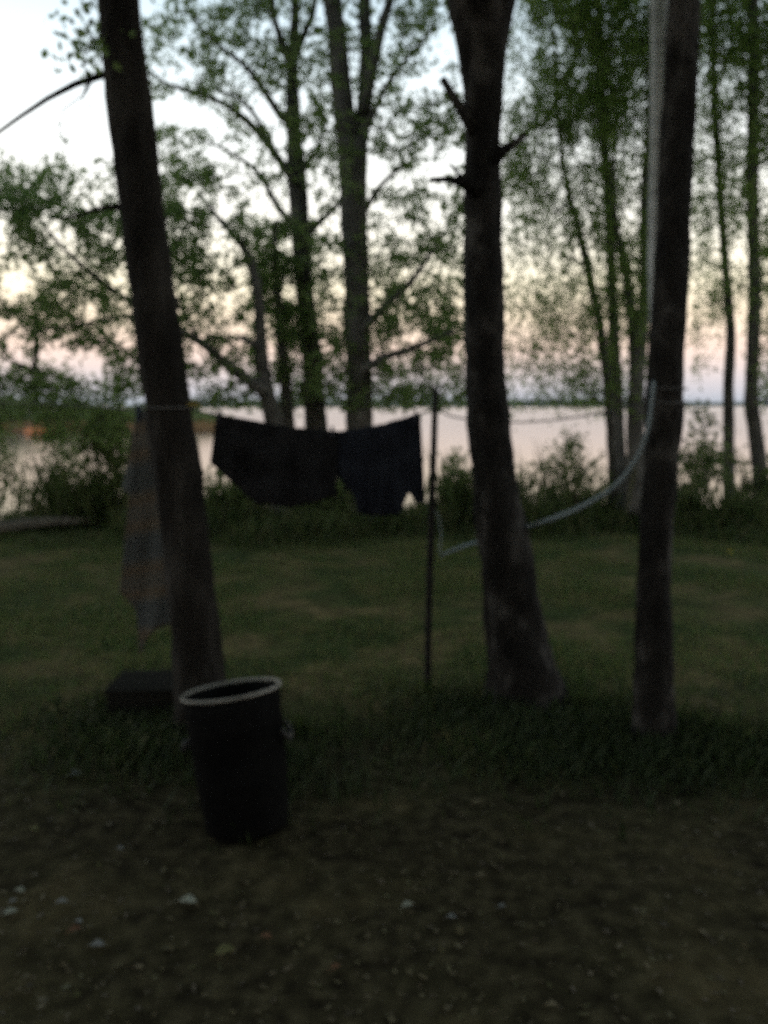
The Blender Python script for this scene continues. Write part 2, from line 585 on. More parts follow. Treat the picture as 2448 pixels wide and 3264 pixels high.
Bt = Tree('forked_tree', on_ground(1660, 2230), 'grey patchy trunk with broken branch stubs right of the thin pole', BARK_GREY, LEAF_ALDER)
YB = Bt.root.location.y
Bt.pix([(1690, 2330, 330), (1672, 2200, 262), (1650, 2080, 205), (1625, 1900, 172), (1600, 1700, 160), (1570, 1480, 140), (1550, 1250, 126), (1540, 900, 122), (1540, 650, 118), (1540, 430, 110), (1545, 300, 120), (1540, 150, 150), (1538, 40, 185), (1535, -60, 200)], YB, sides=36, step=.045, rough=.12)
Bt.pix([(1510, 60, 120), (1460, -150, 110), (1400, -500, 95), (1340, -1000, 70), (1300, -1500, 45)], YB, 'limb', sides=14, rough=.05)
Bt.pix([(1570, 60, 115), (1620, -150, 105), (1680, -500, 90), (1740, -1000, 70), (1800, -1500, 45)], YB, 'limb', sides=14, rough=.05)
Bt.pix([(1520, 420, 60), (1482, 370, 40), (1450, 318, 28), (1410, 250, 22)], YB - .05, 'broken_branch', sides=10, rough=.15)
Bt.pix([(1525, 610, 55), (1480, 582, 34), (1430, 572, 22), (1370, 574, 16)], YB - .08, 'broken_branch', sides=10, rough=.15)
Bt.pix([(1485, 585, 18), (1455, 545, 12), (1430, 520, 7)], YB - .08, 'broken_branch', sides=8, rough=.1)
Bt.pix([(1565, 515, 60), (1605, 480, 34), (1640, 458, 24), (1675, 428, 18)], YB - .05, 'broken_branch', sides=10, rough=.15)
Bt.pix([(1700, 2120, 110), (1760, 2200, 90), (1850, 2300, 50)], YB - .02, 'root', sides=10, rough=.12)
overhead_crown(Bt, Bt.N[-1].x - .3, YB, 4.4, 10, 3.3, 520, 30, .12)
Bt.grow(); Bt.finish()

Ct = Tree('straight_tree', on_ground(2090, 2350), 'dark straight trunk at right that the clothes line and pale hose are tied to', BARK_GREY, LEAF_BIRCH)
YC = Ct.root.location.y
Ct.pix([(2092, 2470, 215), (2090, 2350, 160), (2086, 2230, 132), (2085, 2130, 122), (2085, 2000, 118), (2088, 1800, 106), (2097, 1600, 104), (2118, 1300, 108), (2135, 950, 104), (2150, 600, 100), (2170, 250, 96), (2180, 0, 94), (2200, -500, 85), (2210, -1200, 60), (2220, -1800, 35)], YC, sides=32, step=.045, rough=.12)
overhead_crown(Ct, Ct.N[-1].x - .2, YC, 4.3, 9.5, 2.9, 420, 30, .12)
Ct.grow(); Ct.finish()

Wb = Tree('white_birch', at(2130, 1900, 6.6) * 1, 'pale white birch trunk half hidden behind the dark straight trunk', BARK_BIRCH, LEAF_BIRCH)
Wb.root.location.z = 0
Wb.pix([(2092, 2010, 70), (2092, 1850, 62), (2098, 1500, 58), (2102, 1100, 58), (2096, 800, 58), (2102, 500, 58), (2106, 300, 60), (2106, 0, 60), (2100, -500, 40), (2090, -1100, 22)], 6.6, sides=16, rough=.05)
overhead_crown(Wb, Wb.N[-1].x, 6.8, 5.6, 11, 2.0, 120)
Wb.grow(); Wb.finish()

# --- the clump of alders on the bank, seen through and over the washing
YD = 10.9
D = Tree('forked_alder', at(1150, 1690, YD), 'tall alder forking high into three stems behind the dark washing', BARK_FAR, LEAF_ALDER, 'alders on the bank')
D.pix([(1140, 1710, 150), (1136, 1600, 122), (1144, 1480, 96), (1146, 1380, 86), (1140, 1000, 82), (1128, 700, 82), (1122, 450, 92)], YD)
D.pix([(1112, 480, 66), (1090, 300, 66), (1075, 120, 62), (1060, 0, 56), (1030, -400, 40), (1010, -900, 20)], YD, 'trunk')
D.pix([(1135, 490, 58), (1158, 380, 50), (1168, 200, 44), (1162, 0, 38), (1160, -400, 26)], YD + .1, 'trunk')
D.pix([(1162, 360, 36), (1185, 230, 34), (1215, 90, 32), (1250, -30, 28), (1320, -400, 18)], YD - .1, 'trunk')
D.pix([(1150, 1060, 30), (1224, 980, 26), (1320, 885, 20), (1410, 745, 12)], YD - .5, 'limb', sides=8)
D.pix([(1150, 1190, 30), (1224, 1140, 26), (1300, 1115, 22), (1450, 1055, 13)], YD - .6, 'limb', sides=8)
D.pix([(1175, 400, 18), (1224, 285, 15), (1285, 200, 12), (1390, 80, 8)], YD - .3, 'limb', sides=8)
D.pix([(1170, 660, 20), (1215, 590, 16), (1290, 520, 11)], YD + .3, 'limb', sides=8)
fill_grid(D, range(10, 15), range(0, 13), (YD - .9, YD + 1.6))
fill_grid(D, range(10, 15), range(-9, 0), (YD - 1.5, YD + 2), leaf=.11, per=14, amount=.8)
D.grow(); D.finish()

YE = 11.6
E = Tree('slender_alder', at(1012, 1690, YE), 'alder with long arching limbs spread to the left of the forked alder', BARK_FAR, LEAF_ALDER, 'alders on the bank')
E.pix([(1025, 1720, 110), (1018, 1560, 84), (1008, 1380, 74), (990, 1100, 62), (968, 900, 58), (960, 750, 62), (945, 560, 58), (936, 400, 46), (930, 250, 38), (936, 130, 32), (942, 0, 28), (950, -500, 18)], YE)
E.pix([(948, 580, 34), (925, 560, 30), (840, 440, 25), (760, 362, 20), (680, 315, 16), (600, 290, 13), (520, 262, 10), (470, 215, 7)], YE - .2, 'limb', sides=8)
E.pix([(936, 400, 28), (895, 370, 24), (830, 270, 19), (770, 200, 16), (690, 140, 12), (620, 60, 9)], YE - .3, 'limb', sides=8)
E.pix([(955, 750, 28), (935, 722, 24), (880, 650, 19), (830, 560, 16), (780, 515, 13), (700, 470, 9), (640, 445, 7)], YE + .2, 'limb', sides=8)
E.pix([(850, 430, 16), (800, 350, 14), (760, 310, 11), (690, 290, 7)], YE - .3, 'limb', sides=8)
E.pix([(965, 770, 26), (1010, 715, 22), (1070, 660, 16), (1100, 600, 10)], YE + .3, 'limb', sides=8)
E.pix([(945, 570, 26), (985, 515, 20), (1015, 460, 15), (1040, 390, 9)], YE + .2, 'limb', sides=8)
E.pix([(930, 220, 28), (905, 150, 24), (880, 80, 20), (868, 0, 18), (850, -300, 12)], YE - .1, 'limb', sides=8)
E.pix([(937, 200, 26), (965, 120, 22), (990, 60, 20), (1003, 0, 18), (1030, -300, 12)], YE + .1, 'limb', sides=8)
fill_grid(E, range(4, 10), range(0, 6), (YE - 1.0, YE + 1.0))
fill_grid(E, range(8, 10), range(6, 13), (YE - .6, YE + 1.4))
fill_grid(E, range(5, 10), range(-8, 0), (YE - 1.5, YE + 1.5), leaf=.11, per=14, amount=.7)
E.grow(); E.finish()

YF = 10.4
Ft = Tree('bent_alder', at(885, 1690, YF), 'low bent alder with a limb reaching far left behind the leaning trunk', BARK_FAR, LEAF_ALDER, 'alders on the bank')
Ft.pix([(900, 1720, 90), (888, 1500, 66), (874, 1340, 60), (846, 1240, 54), (832, 1120, 40), (826, 980, 34), (806, 860, 30), (770, 780, 24), (700, 700, 16), (630, 610, 10)], YF)
Ft.pix([(850, 1255, 48), (790, 1210, 40), (720, 1160, 34), (640, 1090, 28), (560, 1050, 24), (470, 1000, 20), (330, 900, 17), (200, 790, 13), (90, 650, 8)], YF - .2, 'limb', sides=10)
Ft.pix([(830, 1110, 24), (775, 1078, 18), (710, 1080, 14), (657, 1077, 10)], YF - .3, 'limb', sides=8)
Ft.pix([(480, 1005, 16), (380, 1010, 13), (220, 1040, 10), (80, 1060, 7)], YF - .2, 'limb', sides=8)
Ft.pix([(640, 1090, 15), (560, 950, 12), (520, 800, 10), (540, 640, 7)], YF, 'limb', sides=8)
fill_grid(Ft, range(4, 8), range(6, 13), (YF - .6, YF + 1.2))
fill_grid(Ft, range(-4, 4), range(4, 14), (YF - 1.0, YF + 1.2))
Ft.grow(); Ft.finish()

YI = 11.2
It = Tree('thin_alder', at(925, 1690, YI), 'thin leafy alder stem between the bent alder and the arching one', BARK_FAR, LEAF_ALDER, 'alders on the bank')
It.pix([(930, 1710, 56), (918, 1340, 42), (900, 1120, 34), (885, 930, 26), (875, 780, 18), (880, 700, 10)], YI)
fill_grid(It, range(8, 10), range(7, 12), (YI - .4, YI + .4), amount=.18)
It.grow(); It.finish()

# --- slim birches on the bank at right
YG = 11.4
G = Tree('twin_birch', at(1965, 1600, YG), 'slim birch of two close stems left of the dark straight trunk', BARK_FAR, LEAF_BIRCH, 'slim birches on the bank')
G.pix([(1962, 1640, 50), (1957, 1475, 40), (1934, 1195, 32), (1904, 996, 28), (1846, 738, 22), (1808, 590, 17), (1780, 400, 12), (1770, 100, 9)], YG, sides=10)
G.pix([(1978, 1640, 52), (1974, 1468, 42), (1964, 1195, 36), (1952, 974, 32), (1945, 750, 30), (1921, 370, 28), (1914, 148, 25), (1905, -50, 22), (1900, -500, 12)], YG + .15, sides=10)
fill_grid(G, range(16, 20), range(0, 13), (YG - 1.1, YG + 1.2), leaf=.056, per=11, birch=True)
fill_grid(G, range(16, 20), range(-8, 0), (YG - 1.5, YG + 1.5), leaf=.10, per=14, amount=.8, birch=True)
G.grow(); G.finish()

YK = 10.8
K = Tree('bowed_birch', at(2028, 1600, YK), 'birch stems close to the left edge of the dark straight trunk', BARK_FAR, LEAF_BIRCH, 'slim birches on the bank')
K.pix([(2026, 1640, 66), (2024, 1440, 56), (2028, 1230, 50), (2054, 960, 34), (2055, 650, 30), (2072, 407, 27), (2078, 200, 25), (2080, 0, 22), (2085, -500, 12)], YK, sides=10)
K.pix([(2026, 1260, 36), (2014, 1010, 32), (1990, 850, 24), (1962, 700, 18), (1955, 500, 12)], YK + .1, sides=10)
fill_grid(K, range(20, 22), range(0, 13), (YK - .6, YK + 1.0), leaf=.056, per=11, birch=True)
fill_grid(K, range(20, 22), range(-8, 0), (YK - 1.2, YK + 1.2), leaf=.10, per=14, amount=.8, birch=True)
K.grow(); K.finish()

YH = 11.8
H1 = Tree('crooked_birch', at(2325, 1600, YH), 'thin crooked birch between the dark straight trunk and the right edge', BARK_FAR, LEAF_BIRCH, 'slim birches on the bank')
H1.pix([(2325, 1640, 42), (2323, 1442, 36), (2322, 1230, 32), (2330, 1081, 30), (2319, 936, 28), (2310, 814, 25), (2295, 610, 24), (2284, 427, 23), (2276, 285, 22), (2268, 0, 20), (2260, -500, 11)], YH, sides=10)
fill_grid(H1, range(22, 24), range(0, 13), (YH - .8, YH + 1.0), leaf=.056, per=11, birch=True, cond=lambda x, y: x < 2350)
fill_grid(H1, range(22, 24), range(-8, 0), (YH - 1.2, YH + 1.2), leaf=.10, per=14, amount=.8, birch=True)
H1.grow(); H1.finish()

YJ = 11.2
H2 = Tree('edge_birch', at(2425, 1600, YJ), 'slim dark birch rising at the right edge of the picture', BARK_FAR, LEAF_BIRCH, 'slim birches on the bank')
H2.pix([(2432, 1640, 60), (2420, 1490, 48), (2408, 1380, 46), (2396, 1280, 42), (2401, 1100, 40), (2405, 900, 38), (2398, 600, 38), (2402, 300, 36), (2400, 0, 34), (2395, -600, 18)], YJ, sides=10)
fill_grid(H2, range(23, 28), range(0, 13), (YJ - .8, YJ + 1.2), leaf=.056, per=11, birch=True, cond=lambda x, y: x > 2350)
fill_grid(H2, range(24, 28), range(-8, 0), (YJ - 1.2, YJ + 1.2), leaf=.10, per=14, amount=.8, birch=True)
H2.grow(); H2.finish()

# ------------------------------------------------------------------ shrubs and weeds on the bank
def shrub(name, label, px0, px1, py_top, Y, n, leaf=.085, grp='shrubs along the bank'):
    base = at((px0 + px1) / 2, 1500, Y)
    base.z = ground_z(base.x, Y) - .03
    top = at((px0 + px1) / 2, py_top, Y).z
    wid = px_len(px1 - px0, Y) / 2
    t = Tree(name, base, label, BARK_FAR, LEAF_SHRUB, grp, 'shrub')
    for k in range(6):
        a = random.uniform(-1, 1)
        p = Vector(base) + Vector((a * .1, random.uniform(-.1, .1), 0))
        h = (top - base.z) * random.uniform(.7, 1)
        q = Vector((base.x + a * wid * .9, Y + random.uniform(-.3, .3), base.z + h))
        t.stem([p, p.lerp(q, .5) + Vector((0, 0, .08)), q], [.012, .008, .003], 'stem', sides=5, rough=0)
    for k in range(int(n * 1.5)):
        u = random.gauss(0, .42)
        z = random.random() ** .8
        c = Vector((base.x + max(-1.1, min(1.1, u)) * wid, Y + random.uniform(-.45, .45), base.z + .08 + (top - base.z) * z * max(.25, 1 - .55 * abs(u)) * random.uniform(.75, 1.05)))
        s = random.uniform(.05, .10)
        t.add_clump(c, 13, leaf, (s, s, s))
    t.grow(.002); t.finish()

shrub('bank_shrub', 'leafy shrub on the bank at the far left edge', -150, 110, 1310, 11.5, 60)
shrub('bank_shrub', 'dense leafy shrub on the bank just left of the hanging towel', 250, 470, 1270, 11.0, 150)
shrub('bank_shrub', 'low leafy shrub on the bank between left edge and towel', 90, 300, 1400, 11.3, 90)
shrub('bank_shrub', 'leafy shrub showing between leaning trunk and black washing', 600, 820, 1480, 11.0, 50)
shrub('bank_shrub', 'low leafy shrub at the foot of the forked alder under the washing', 930, 1140, 1500, 10.5, 60)
shrub('bank_shrub', 'low shrub between the thin pole and the grey patchy trunk', 1380, 1520, 1440, 11.2, 40)
shrub('bank_shrub', 'airy shrub with thin shoots between grey trunk and twin birch', 1650, 1960, 1350, 11.2, 75)
shrub('bank_shrub', 'leafy shrub just right of the dark straight trunk', 2140, 2330, 1290, 11.0, 75)
shrub('bank_shrub', 'low leafy shrub at the right edge below the slim birch', 2330, 2560, 1440, 11.0, 60)

nb = 42000
x = RNG.uniform(-8.5, 8.5, nb)
edge_y = 9.3 + .35 * np.sin(x * .8) + .25 * np.sin(x * 2.3 + 1)
log_y = 10.02 + (x + 4.7) * .52
y = edge_y + 3.6 * RNG.random(nb) ** .9
g = root_points(x, y)
hump = .5 + .5 * np.sin(x * 1.7 + 2) * np.sin(x * .6 + y)
ht = (.05 + .46 * np.clip((y - edge_y) / 1.3, 0, 1)) * (.6 + .5 * hump) * RNG.uniform(.6, 1.25, nb)
ht = np.where((x < -3.35) & (y < log_y), np.minimum(ht, .075), ht)
ht *= np.where(x < -3.6, 1.12, 1) * (.55 + .9 * np.clip(np.array([mnoise.noise(Vector((a * 1.6, c * 1.6, 9))) + .35 for a, c in zip(x, y)]), 0, 1))
keep = g[:, 2] > WATER_Z - .1
tag(np_mesh('tall_grass', blades(g[keep], ht[keep], RNG.uniform(.012, .03, keep.sum()), .6), 4, GRASS_TALL), 'dark green tall grass and weeds growing along the bank', 'grass', kind='stuff')

nb = 90000
y = 3.4 + 6.4 * RNG.random(nb) ** .8
x = RNG.uniform(-.62, .62, nb) * y * 1.0
pat = np.array([mnoise.noise(Vector((a * .9, c * .9, 3))) for a, c in zip(x, y)])
keep = (pat + .25 * RNG.normal(size=nb) > -.05) & (y + .6 * pat > 3.9 + .3 * RNG.normal(size=nb))
g = root_points(x[keep], y[keep])
tag(np_mesh('lawn_grass', blades(g, RNG.uniform(.02, .085, len(g)) * (.7 + .6 * np.clip(pat[keep] + .3, 0, 1)), RNG.uniform(.004, .011, len(g)), .9), 4, GRASS), 'short patchy grass covering the lawn', 'grass', kind='stuff')

nb = 1500
x = RNG.uniform(-7.5, 7.5, nb); y = RNG.uniform(10.4, 12.6, nb)
g = root_points(x, y)
keep = np.array([mnoise.noise(Vector((a * .8, 2, 0))) for a in x]) + .3 * RNG.normal(size=nb) > -.1
tag(np_mesh('grass_stalks', blades(g[keep], RNG.uniform(.6, 1.25, keep.sum()), RNG.uniform(.012, .022, keep.sum()), .35), 4, GRASS_TALL), 'loose tall grass stalks standing up along the bank against the water', 'grass', kind='stuff')

# taller uncut grass round the feet of the trunks, pole and barrel
spots = [(on_ground(640, 2330), .55, 900), (on_ground(1660, 2240), .6, 1100), (on_ground(2090, 2300), .5, 900), (on_ground(1370, 2230), .45, 700),
         (on_ground(1850, 2250), .5, 600), (on_ground(430, 2400), .5, 900), (on_ground(980, 2330), .5, 600), (on_ground(2330, 2350), .6, 700), (on_ground(1500, 2400), .5, 450)]
G0, G1 = [], []
for c, r, k in spots:
    k = int(k * .7)
    a, q = RNG.uniform(0, 6.283, k), r * np.abs(RNG.normal(0, .75, k))
    px, py = c.x + q * np.cos(a) * 1.3, c.y + q * np.sin(a)
    G0.append(root_points(px, py)); G1.append(RNG.uniform(.03, .13, k) * (1.1 - .6 * np.clip(q / r, 0, 1.5)))
G0, G1 = np.vstack(G0), np.concatenate(G1)
tag(np_mesh('uncut_grass', blades(G0, G1, RNG.uniform(.005, .011, len(G0)), .8), 4, GRASS_TALL), 'uncut grass tufts round the feet of the trunks and pole', 'grass', kind='stuff')

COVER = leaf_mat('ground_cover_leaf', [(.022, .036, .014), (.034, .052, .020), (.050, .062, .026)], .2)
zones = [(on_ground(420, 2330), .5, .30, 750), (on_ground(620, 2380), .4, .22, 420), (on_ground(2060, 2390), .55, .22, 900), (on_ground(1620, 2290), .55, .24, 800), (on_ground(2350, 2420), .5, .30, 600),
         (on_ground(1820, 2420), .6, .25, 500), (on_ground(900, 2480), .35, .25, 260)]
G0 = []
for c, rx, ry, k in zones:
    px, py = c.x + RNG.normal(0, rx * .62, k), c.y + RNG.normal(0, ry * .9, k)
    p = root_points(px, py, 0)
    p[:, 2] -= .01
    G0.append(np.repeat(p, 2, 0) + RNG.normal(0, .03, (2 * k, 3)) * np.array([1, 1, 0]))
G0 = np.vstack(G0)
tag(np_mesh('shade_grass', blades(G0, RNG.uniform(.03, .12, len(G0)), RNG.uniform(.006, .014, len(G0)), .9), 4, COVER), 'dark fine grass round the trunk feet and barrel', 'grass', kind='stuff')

# ------------------------------------------------------------------ unseen leaf screen, added behind the camera to darken the trunk fronts
SCREEN_LEAF = leaf_mat('leaf_shade_screen', [(.03, .05, .02), (.05, .08, .025)], .15)
nw = 5500
ang = RNG.uniform(R(150), R(390), nw)
rad = RNG.uniform(5.5, 13, nw)
P = np.stack([rad * np.cos(ang), 1.0 + rad * np.sin(ang), 15 * RNG.random(nw)], 1)
P = P[(P[:, 1] < 1.2)]
tag(np_mesh('shade_screen', leaves(P, .75, -.2, .8), 4, SCREEN_LEAF), 'unseen leaf screen added behind the camera to shade the trunks', 'wood', kind='stuff')

# ------------------------------------------------------------------ far shores
FARW = noise_mat('far_wood', [(.35, (.030, .045, .022)), (.65, (.06, .08, .035))], .2, 1, 0)
def ridge(name, label, x0, x1, Y, h, jag, seg):
    v, f = [], []
    for i in range(seg + 1):
        t = i / seg
        xx = x0 + (x1 - x0) * t
        fade = smoothstep(0, .08, t) * smoothstep(1, .92, t)
        hh = (h + jag * (mnoise.noise(Vector((xx * .02, Y * .01, 0))) + .6 * mnoise.noise(Vector((xx * .09, Y, 0))))) * fade + .3
        for dy, z in ((-12, WATER_Z - .5), (-9, WATER_Z + hh * .55), (0, WATER_Z + hh), (25, WATER_Z + hh * .9), (60, WATER_Z - .5)):
            v.append((xx, Y + dy, z))
    for i in range(seg):
        for k in range(4):
            a = i * 5 + k
            f.append((a, a + 5, a + 6, a + 1))
    tag(mesh_obj(name, v, f, FARW, smooth=False), label, 'wood', kind='stuff')
ridge('far_wood', 'dark low wooded shore far across the lake in the middle', -420, 520, 1300, 12, 3.5, 300)
ridge('far_wood', 'faint blue wooded shore farthest away across the lake at right', -900, 2400, 2700, 14, 6, 420)

m = bpy.data.materials.new('evening_haze')
m.use_nodes = True
hn, hl = m.node_tree.nodes, m.node_tree.links
hn.clear()
ho = hn.new('ShaderNodeOutputMaterial'); hv = hn.new('ShaderNodeVolumePrincipled')
hv.inputs['Color'].default_value = (.80, .87, .95, 1)
hv.inputs['Density'].default_value = .00012
hl.new(hv.outputs[0], ho.inputs['Volume'])
hb_v, hb_f = [], []
box_data((0, 0, 7.5), 15600, 15600, 18.6, hb_v, hb_f)
tag(mesh_obj('haze', hb_v, hb_f, m, smooth=False), 'thin evening haze over the lake', 'haze', kind='stuff')

# left headland with reeds, shrubs and a boat
YL = 80
v, f = [], []
for i in range(41):
    t = i / 40
    xx = -75 + 61 * t
    e = 1 - smoothstep(.86, 1, t)
    for dy, z in ((-7, -.5), (-3, .35), (3, .75), (12, .9), (26, -.5)):
        v.append((xx, YL + dy + 3 * math.sin(xx * .2), WATER_Z + (z + .25 * mnoise.noise(Vector((xx * .3, dy, 0)))) * (e if z > 0 else 1)))
for i in range(40):
    for k in range(4):
        a = i * 5 + k
        f.append((a, a + 5, a + 6, a + 1))
SAND = noise_mat('rusty_shore', [(.35, (.16, .075, .04)), (.6, (.28, .13, .07)), (.8, (.20, .14, .09))], .8, 1, .2, 4)
tag(mesh_obj('headland', v, f, SAND), kind='structure')
nr = 9000
x = RNG.uniform(-74, -15, nr); y = YL + RNG.uniform(-6, 4, nr) + 3 * np.sin(x * .2)
REED = leaf_mat('reed', [(.16, .09, .045), (.22, .13, .06), (.12, .11, .05), (.26, .14, .08)], .3)
P = np.stack([x, y, np.full(nr, WATER_Z - .05)], 1)
tag(np_mesh('reed_bed', blades(P, RNG.uniform(.5, 1.35, nr) , RNG.uniform(.03, .07, nr), .25), 4, REED), 'rusty brown reeds along the low headland at left', 'reeds', kind='stuff')
nr = 16000
x = RNG.uniform(-76, -17, nr)
top = 1.5 + .9 * np.sin(x * .5) * np.sin(x * .23 + 1) + .4 * np.sin(x * 1.3)
top = top * np.clip((-x - 16.5) / 7, .25, 1) * 1.15
P = np.stack([x, YL + RNG.uniform(3, 14, nr) + 3 * np.sin(x * .2), WATER_Z + .3 + np.maximum(top, .3) * RNG.random(nr) ** .7 * 1.25], 1)
tag(np_mesh('headland_bushes', leaves(P, .62, 0, .8), 4, LEAF_SHRUB), 'dense green bushes topping the low headland at left', 'bushes', kind='stuff')

# ------------------------------------------------------------------ orange boat on the headland
BOAT = noise_mat('boat_orange_paint', [(.3, (.50, .17, .06)), (.7, (.62, .24, .10))], 3, .55, .1, 30)
bc = at(130, 1372, YL - 8.5)
bc.z = WATER_Z + .02
boat = tag(empty('rowing_boat', bc), 'small orange boat lying at the water edge of the left headland', 'boat')
v, f = [], []
for i in range(13):
    t = i / 12 * 2 - 1
    w = .62 * (1 - abs(t) ** 2.6) + .02
    for k in range(9):
        a = math.pi * k / 8
        v.append(bc + Vector((t * 1.45, math.cos(a) * w, .05 + math.sin(a) ** .8 * .55 * (1 - .45 * abs(t) ** 2))))
for i in range(12):
    for k in range(8):
        a = i * 9 + k
        f.append((a, a + 9, a + 10, a + 1))
mesh_obj('hull', v, f, BOAT, boat)
tube_obj('keel', [bc + Vector((t * 1.3, 0, .60 - .2 * t * t)) for t in (-1, -.5, 0, .5, 1)], [.03] * 5, BOAT, boat, 6)

# ------------------------------------------------------------------ barrel
DRUM = noise_mat('barrel_dark', [(.3, (.004, .004, .004)), (.7, (.009, .0088, .0085))], 6, .9, .25, 40, spec=.05)
RIM = noise_mat('barrel_rim', [(.35, (.10, .095, .08)), (.5, (.24, .225, .195)), (.65, (.36, .34, .30))], 5, .6, .2, 60)
bp0 = on_ground(792, 2628)
back = R(8)
tilt = R(7.4)
def drum_M(p):
    x, y, z = p
    x, z = x * math.cos(tilt) - z * math.sin(tilt), x * math.sin(tilt) + z * math.cos(tilt)
    y, z = y * math.cos(back) + z * math.sin(back), z * math.cos(back) - y * math.sin(back)
    return bp0 + Vector((x, y, z))
barrel = tag(empty('barrel', bp0), 'dark open-topped barrel with a pale rim tilted beside the leaning trunk', 'barrel')
RB, HB = .187, .525
prof = [(.001, -.012), (RB * .80, -.012), (RB * .84, .0), (RB * .86, .03), (RB * .93, .18), (RB * .94, .195), (RB * .93, .21), (RB * .965, .38), (RB * .985, .395), (RB * .965, .41), (RB * .985, HB - .06),
        (RB * .985, HB - .012), (RB * .955, HB - .012), (RB * .90, .3), (RB * .80, .03), (.001, .02)]
lathe_obj('body', prof, DRUM, barrel, drum_M, 44)
ringp = [(RB + .013 + .007 * math.cos(a), HB - .005 + .007 * math.sin(a)) for a in [2 * math.pi * k / 10 for k in range(11)]]
lathe_obj('rim', [(r - .012, z) for r, z in ringp], RIM, barrel, drum_M, 48)
METAL = noise_mat('barrel_handle', [(.4, (.04, .04, .04)), (.7, (.07, .07, .07))], 20, .5, .1, 40)
for s in (1, -1):
    pts = [drum_M(Vector((s * RB * .96, .06 * q, HB - .17 + dz))) + Vector((s * out, 0, 0)) for q, dz, out in ((-1, .01, 0), (-1, -.01, .012), (-.6, -.035, .022), (.6, -.035, .022), (1, -.01, .012), (1, .01, 0))]
    tube_obj('handle', pts, [.010] * 6, METAL, barrel, 8, .02)

# ------------------------------------------------------------------ low bench behind the barrel
WOODD = noise_mat('stool_wood', [(.3, (.014, .014, .012)), (.7, (.028, .027, .023))], 8, 1, .3, 30, stretch=(.2, 2, 2), spec=.03)
s0 = on_ground(480, 2256)
stool = tag(empty('low_box', s0), 'low dark wooden box on the ground behind the barrel and leaning trunk', 'box')
rot = R(3)
for k in range(3):
    box_obj('lid_plank', s0 + Vector((0, (k - 1) * .112, .145)), .38, .106, .022, WOODD, stool, rot, .004)
for sy in (-1, 1):
    box_obj('side_board', s0 + Vector((0, sy * .15, .066)), .35, .02, .134, WOODD, stool, rot, .004)
for sx in (-1, 1):
    box_obj('end_board', s0 + Vector((sx * .165, 0, .064)), .02, .27, .128, WOODD, stool, rot, .004)

# ------------------------------------------------------------------ pole, lines, washing
POLE = noise_mat('pole_dark', [(.3, (.016, .015, .014)), (.7, (.03, .028, .026))], 10, .8, .3, 40)
pb = on_ground(1362, 2215)
YP = pb.y
pole = tag(empty('prop_pole', pb), 'thin dark pole propping up the clothes line in the lawn', 'pole')
tube_obj('shaft', [pb + Vector((0, 0, -.1)), at(1365, 2000, YP), at(1374, 1700, YP), at(1382, 1450, YP), at(1388, 1245, YP)], [.020, .0195, .019, .018, .016], POLE, pole, 12, .1)
for s in (-1, 1):
    tube_obj('fork', [at(1388, 1262, YP), at(1388 + s * 6, 1248, YP), at(1388 + s * 9, 1232, YP)], [.009, .008, .006], POLE, pole, 8, .02)

LINE = noise_mat('line_cord', [(.3, (.09, .09, .085)), (.7, (.16, .155, .15))], 20, .8, 0)
YW = YP - .06
LX = [(600, 1302, YA + .1), (690, 1324, YW), (800, 1345, YW), (950, 1368, YW), (1085, 1377, YW), (1220, 1356, YW), (1330, 1322, YW), (1388, 1300, YP - .025),
      (1430, 1325, YP), (1540, 1341, YP + .22), (1640, 1346, YP + .25), (1750, 1341, YP + .2), (1850, 1328, YC + .12), (1960, 1308, YC + .1), (2070, 1285, YC - .02)]
line_pts = [at(*q) for q in LX]
cl = tag(empty('clothes_line', line_pts[0]), 'thin clothes line strung from leaning trunk over the pole to the right trunk', 'clothes line')
tube_obj('cord', line_pts, [.0045] * len(line_pts), LINE, cl, 6, .06)
KNOT = noise_mat('knot_cord', [(.3, (.22, .17, .05)), (.7, (.32, .25, .08))], 20, .8, 0)
tube_obj('knot', [at(590, 1293, YA - .02), at(606, 1291, YA - .03), at(626, 1290, YA - .02), at(634, 1292, YA)], [.008, .013, .013, .007], KNOT, cl, 8, .01)

def tree_loop(name, m, parent, c, r, rr, lift=0):
    pts = [c + Vector((r * math.cos(a), r * math.sin(a), lift * math.sin(a))) for a in [2 * math.pi * k / 24 for k in range(25)]]
    tube_obj(name, pts, [rr] * 25, m, parent, 6)
tree_loop('loop', LINE, cl, at(536, 1300, YA), .116, .005)
tree_loop('loop', LINE, cl, at(2118, 1285, YC), .094, .005)

def interp(tbl, t):
    for (a, va), (b_, vb) in zip(tbl, tbl[1:]):
        if t <= b_:
            return va + (vb - va) * (t - a) / (b_ - a)
    return tbl[-1][1]

def hanging_cloth(name, parent, m, top, bot, Y, cols, rows, ripple, depth=.03, thick=.006, seed=0, yoff=0):
    """top, bot: [(u, px, py)] edges of the cloth, u 0..1 across"""
    v, f = [], []
    for i in range(cols + 1):
        u = i / cols
        tx, ty = interp([(a, q) for a, q, _ in top], u), interp([(a, q) for a, _, q in top], u)
        bx, by = interp([(a, q) for a, q, _ in bot], u), interp([(a, q) for a, _, q in bot], u)
        for j in range(rows + 1):
            w = j / rows
            dpt = depth * w ** .6 * (math.sin(u * ripple + seed) + .5 * math.sin(u * ripple * 2.3 + w * 2 + seed)) + .02 * mnoise.noise(Vector((u * 5, w * 4, seed)))
            v.append(at(tx + (bx - tx) * w, ty + (by - ty) * w, Y + yoff - dpt))
    for i in range(cols):
        for j in range(rows):
            a = i * (rows + 1) + j
            f.append((a, a + 1, a + rows + 2, a + rows + 1))
    o = mesh_obj(name, v, f, m, parent)
    md = o.modifiers.new('solid', 'SOLIDIFY'); md.thickness = thick; md.offset = 0
    return o

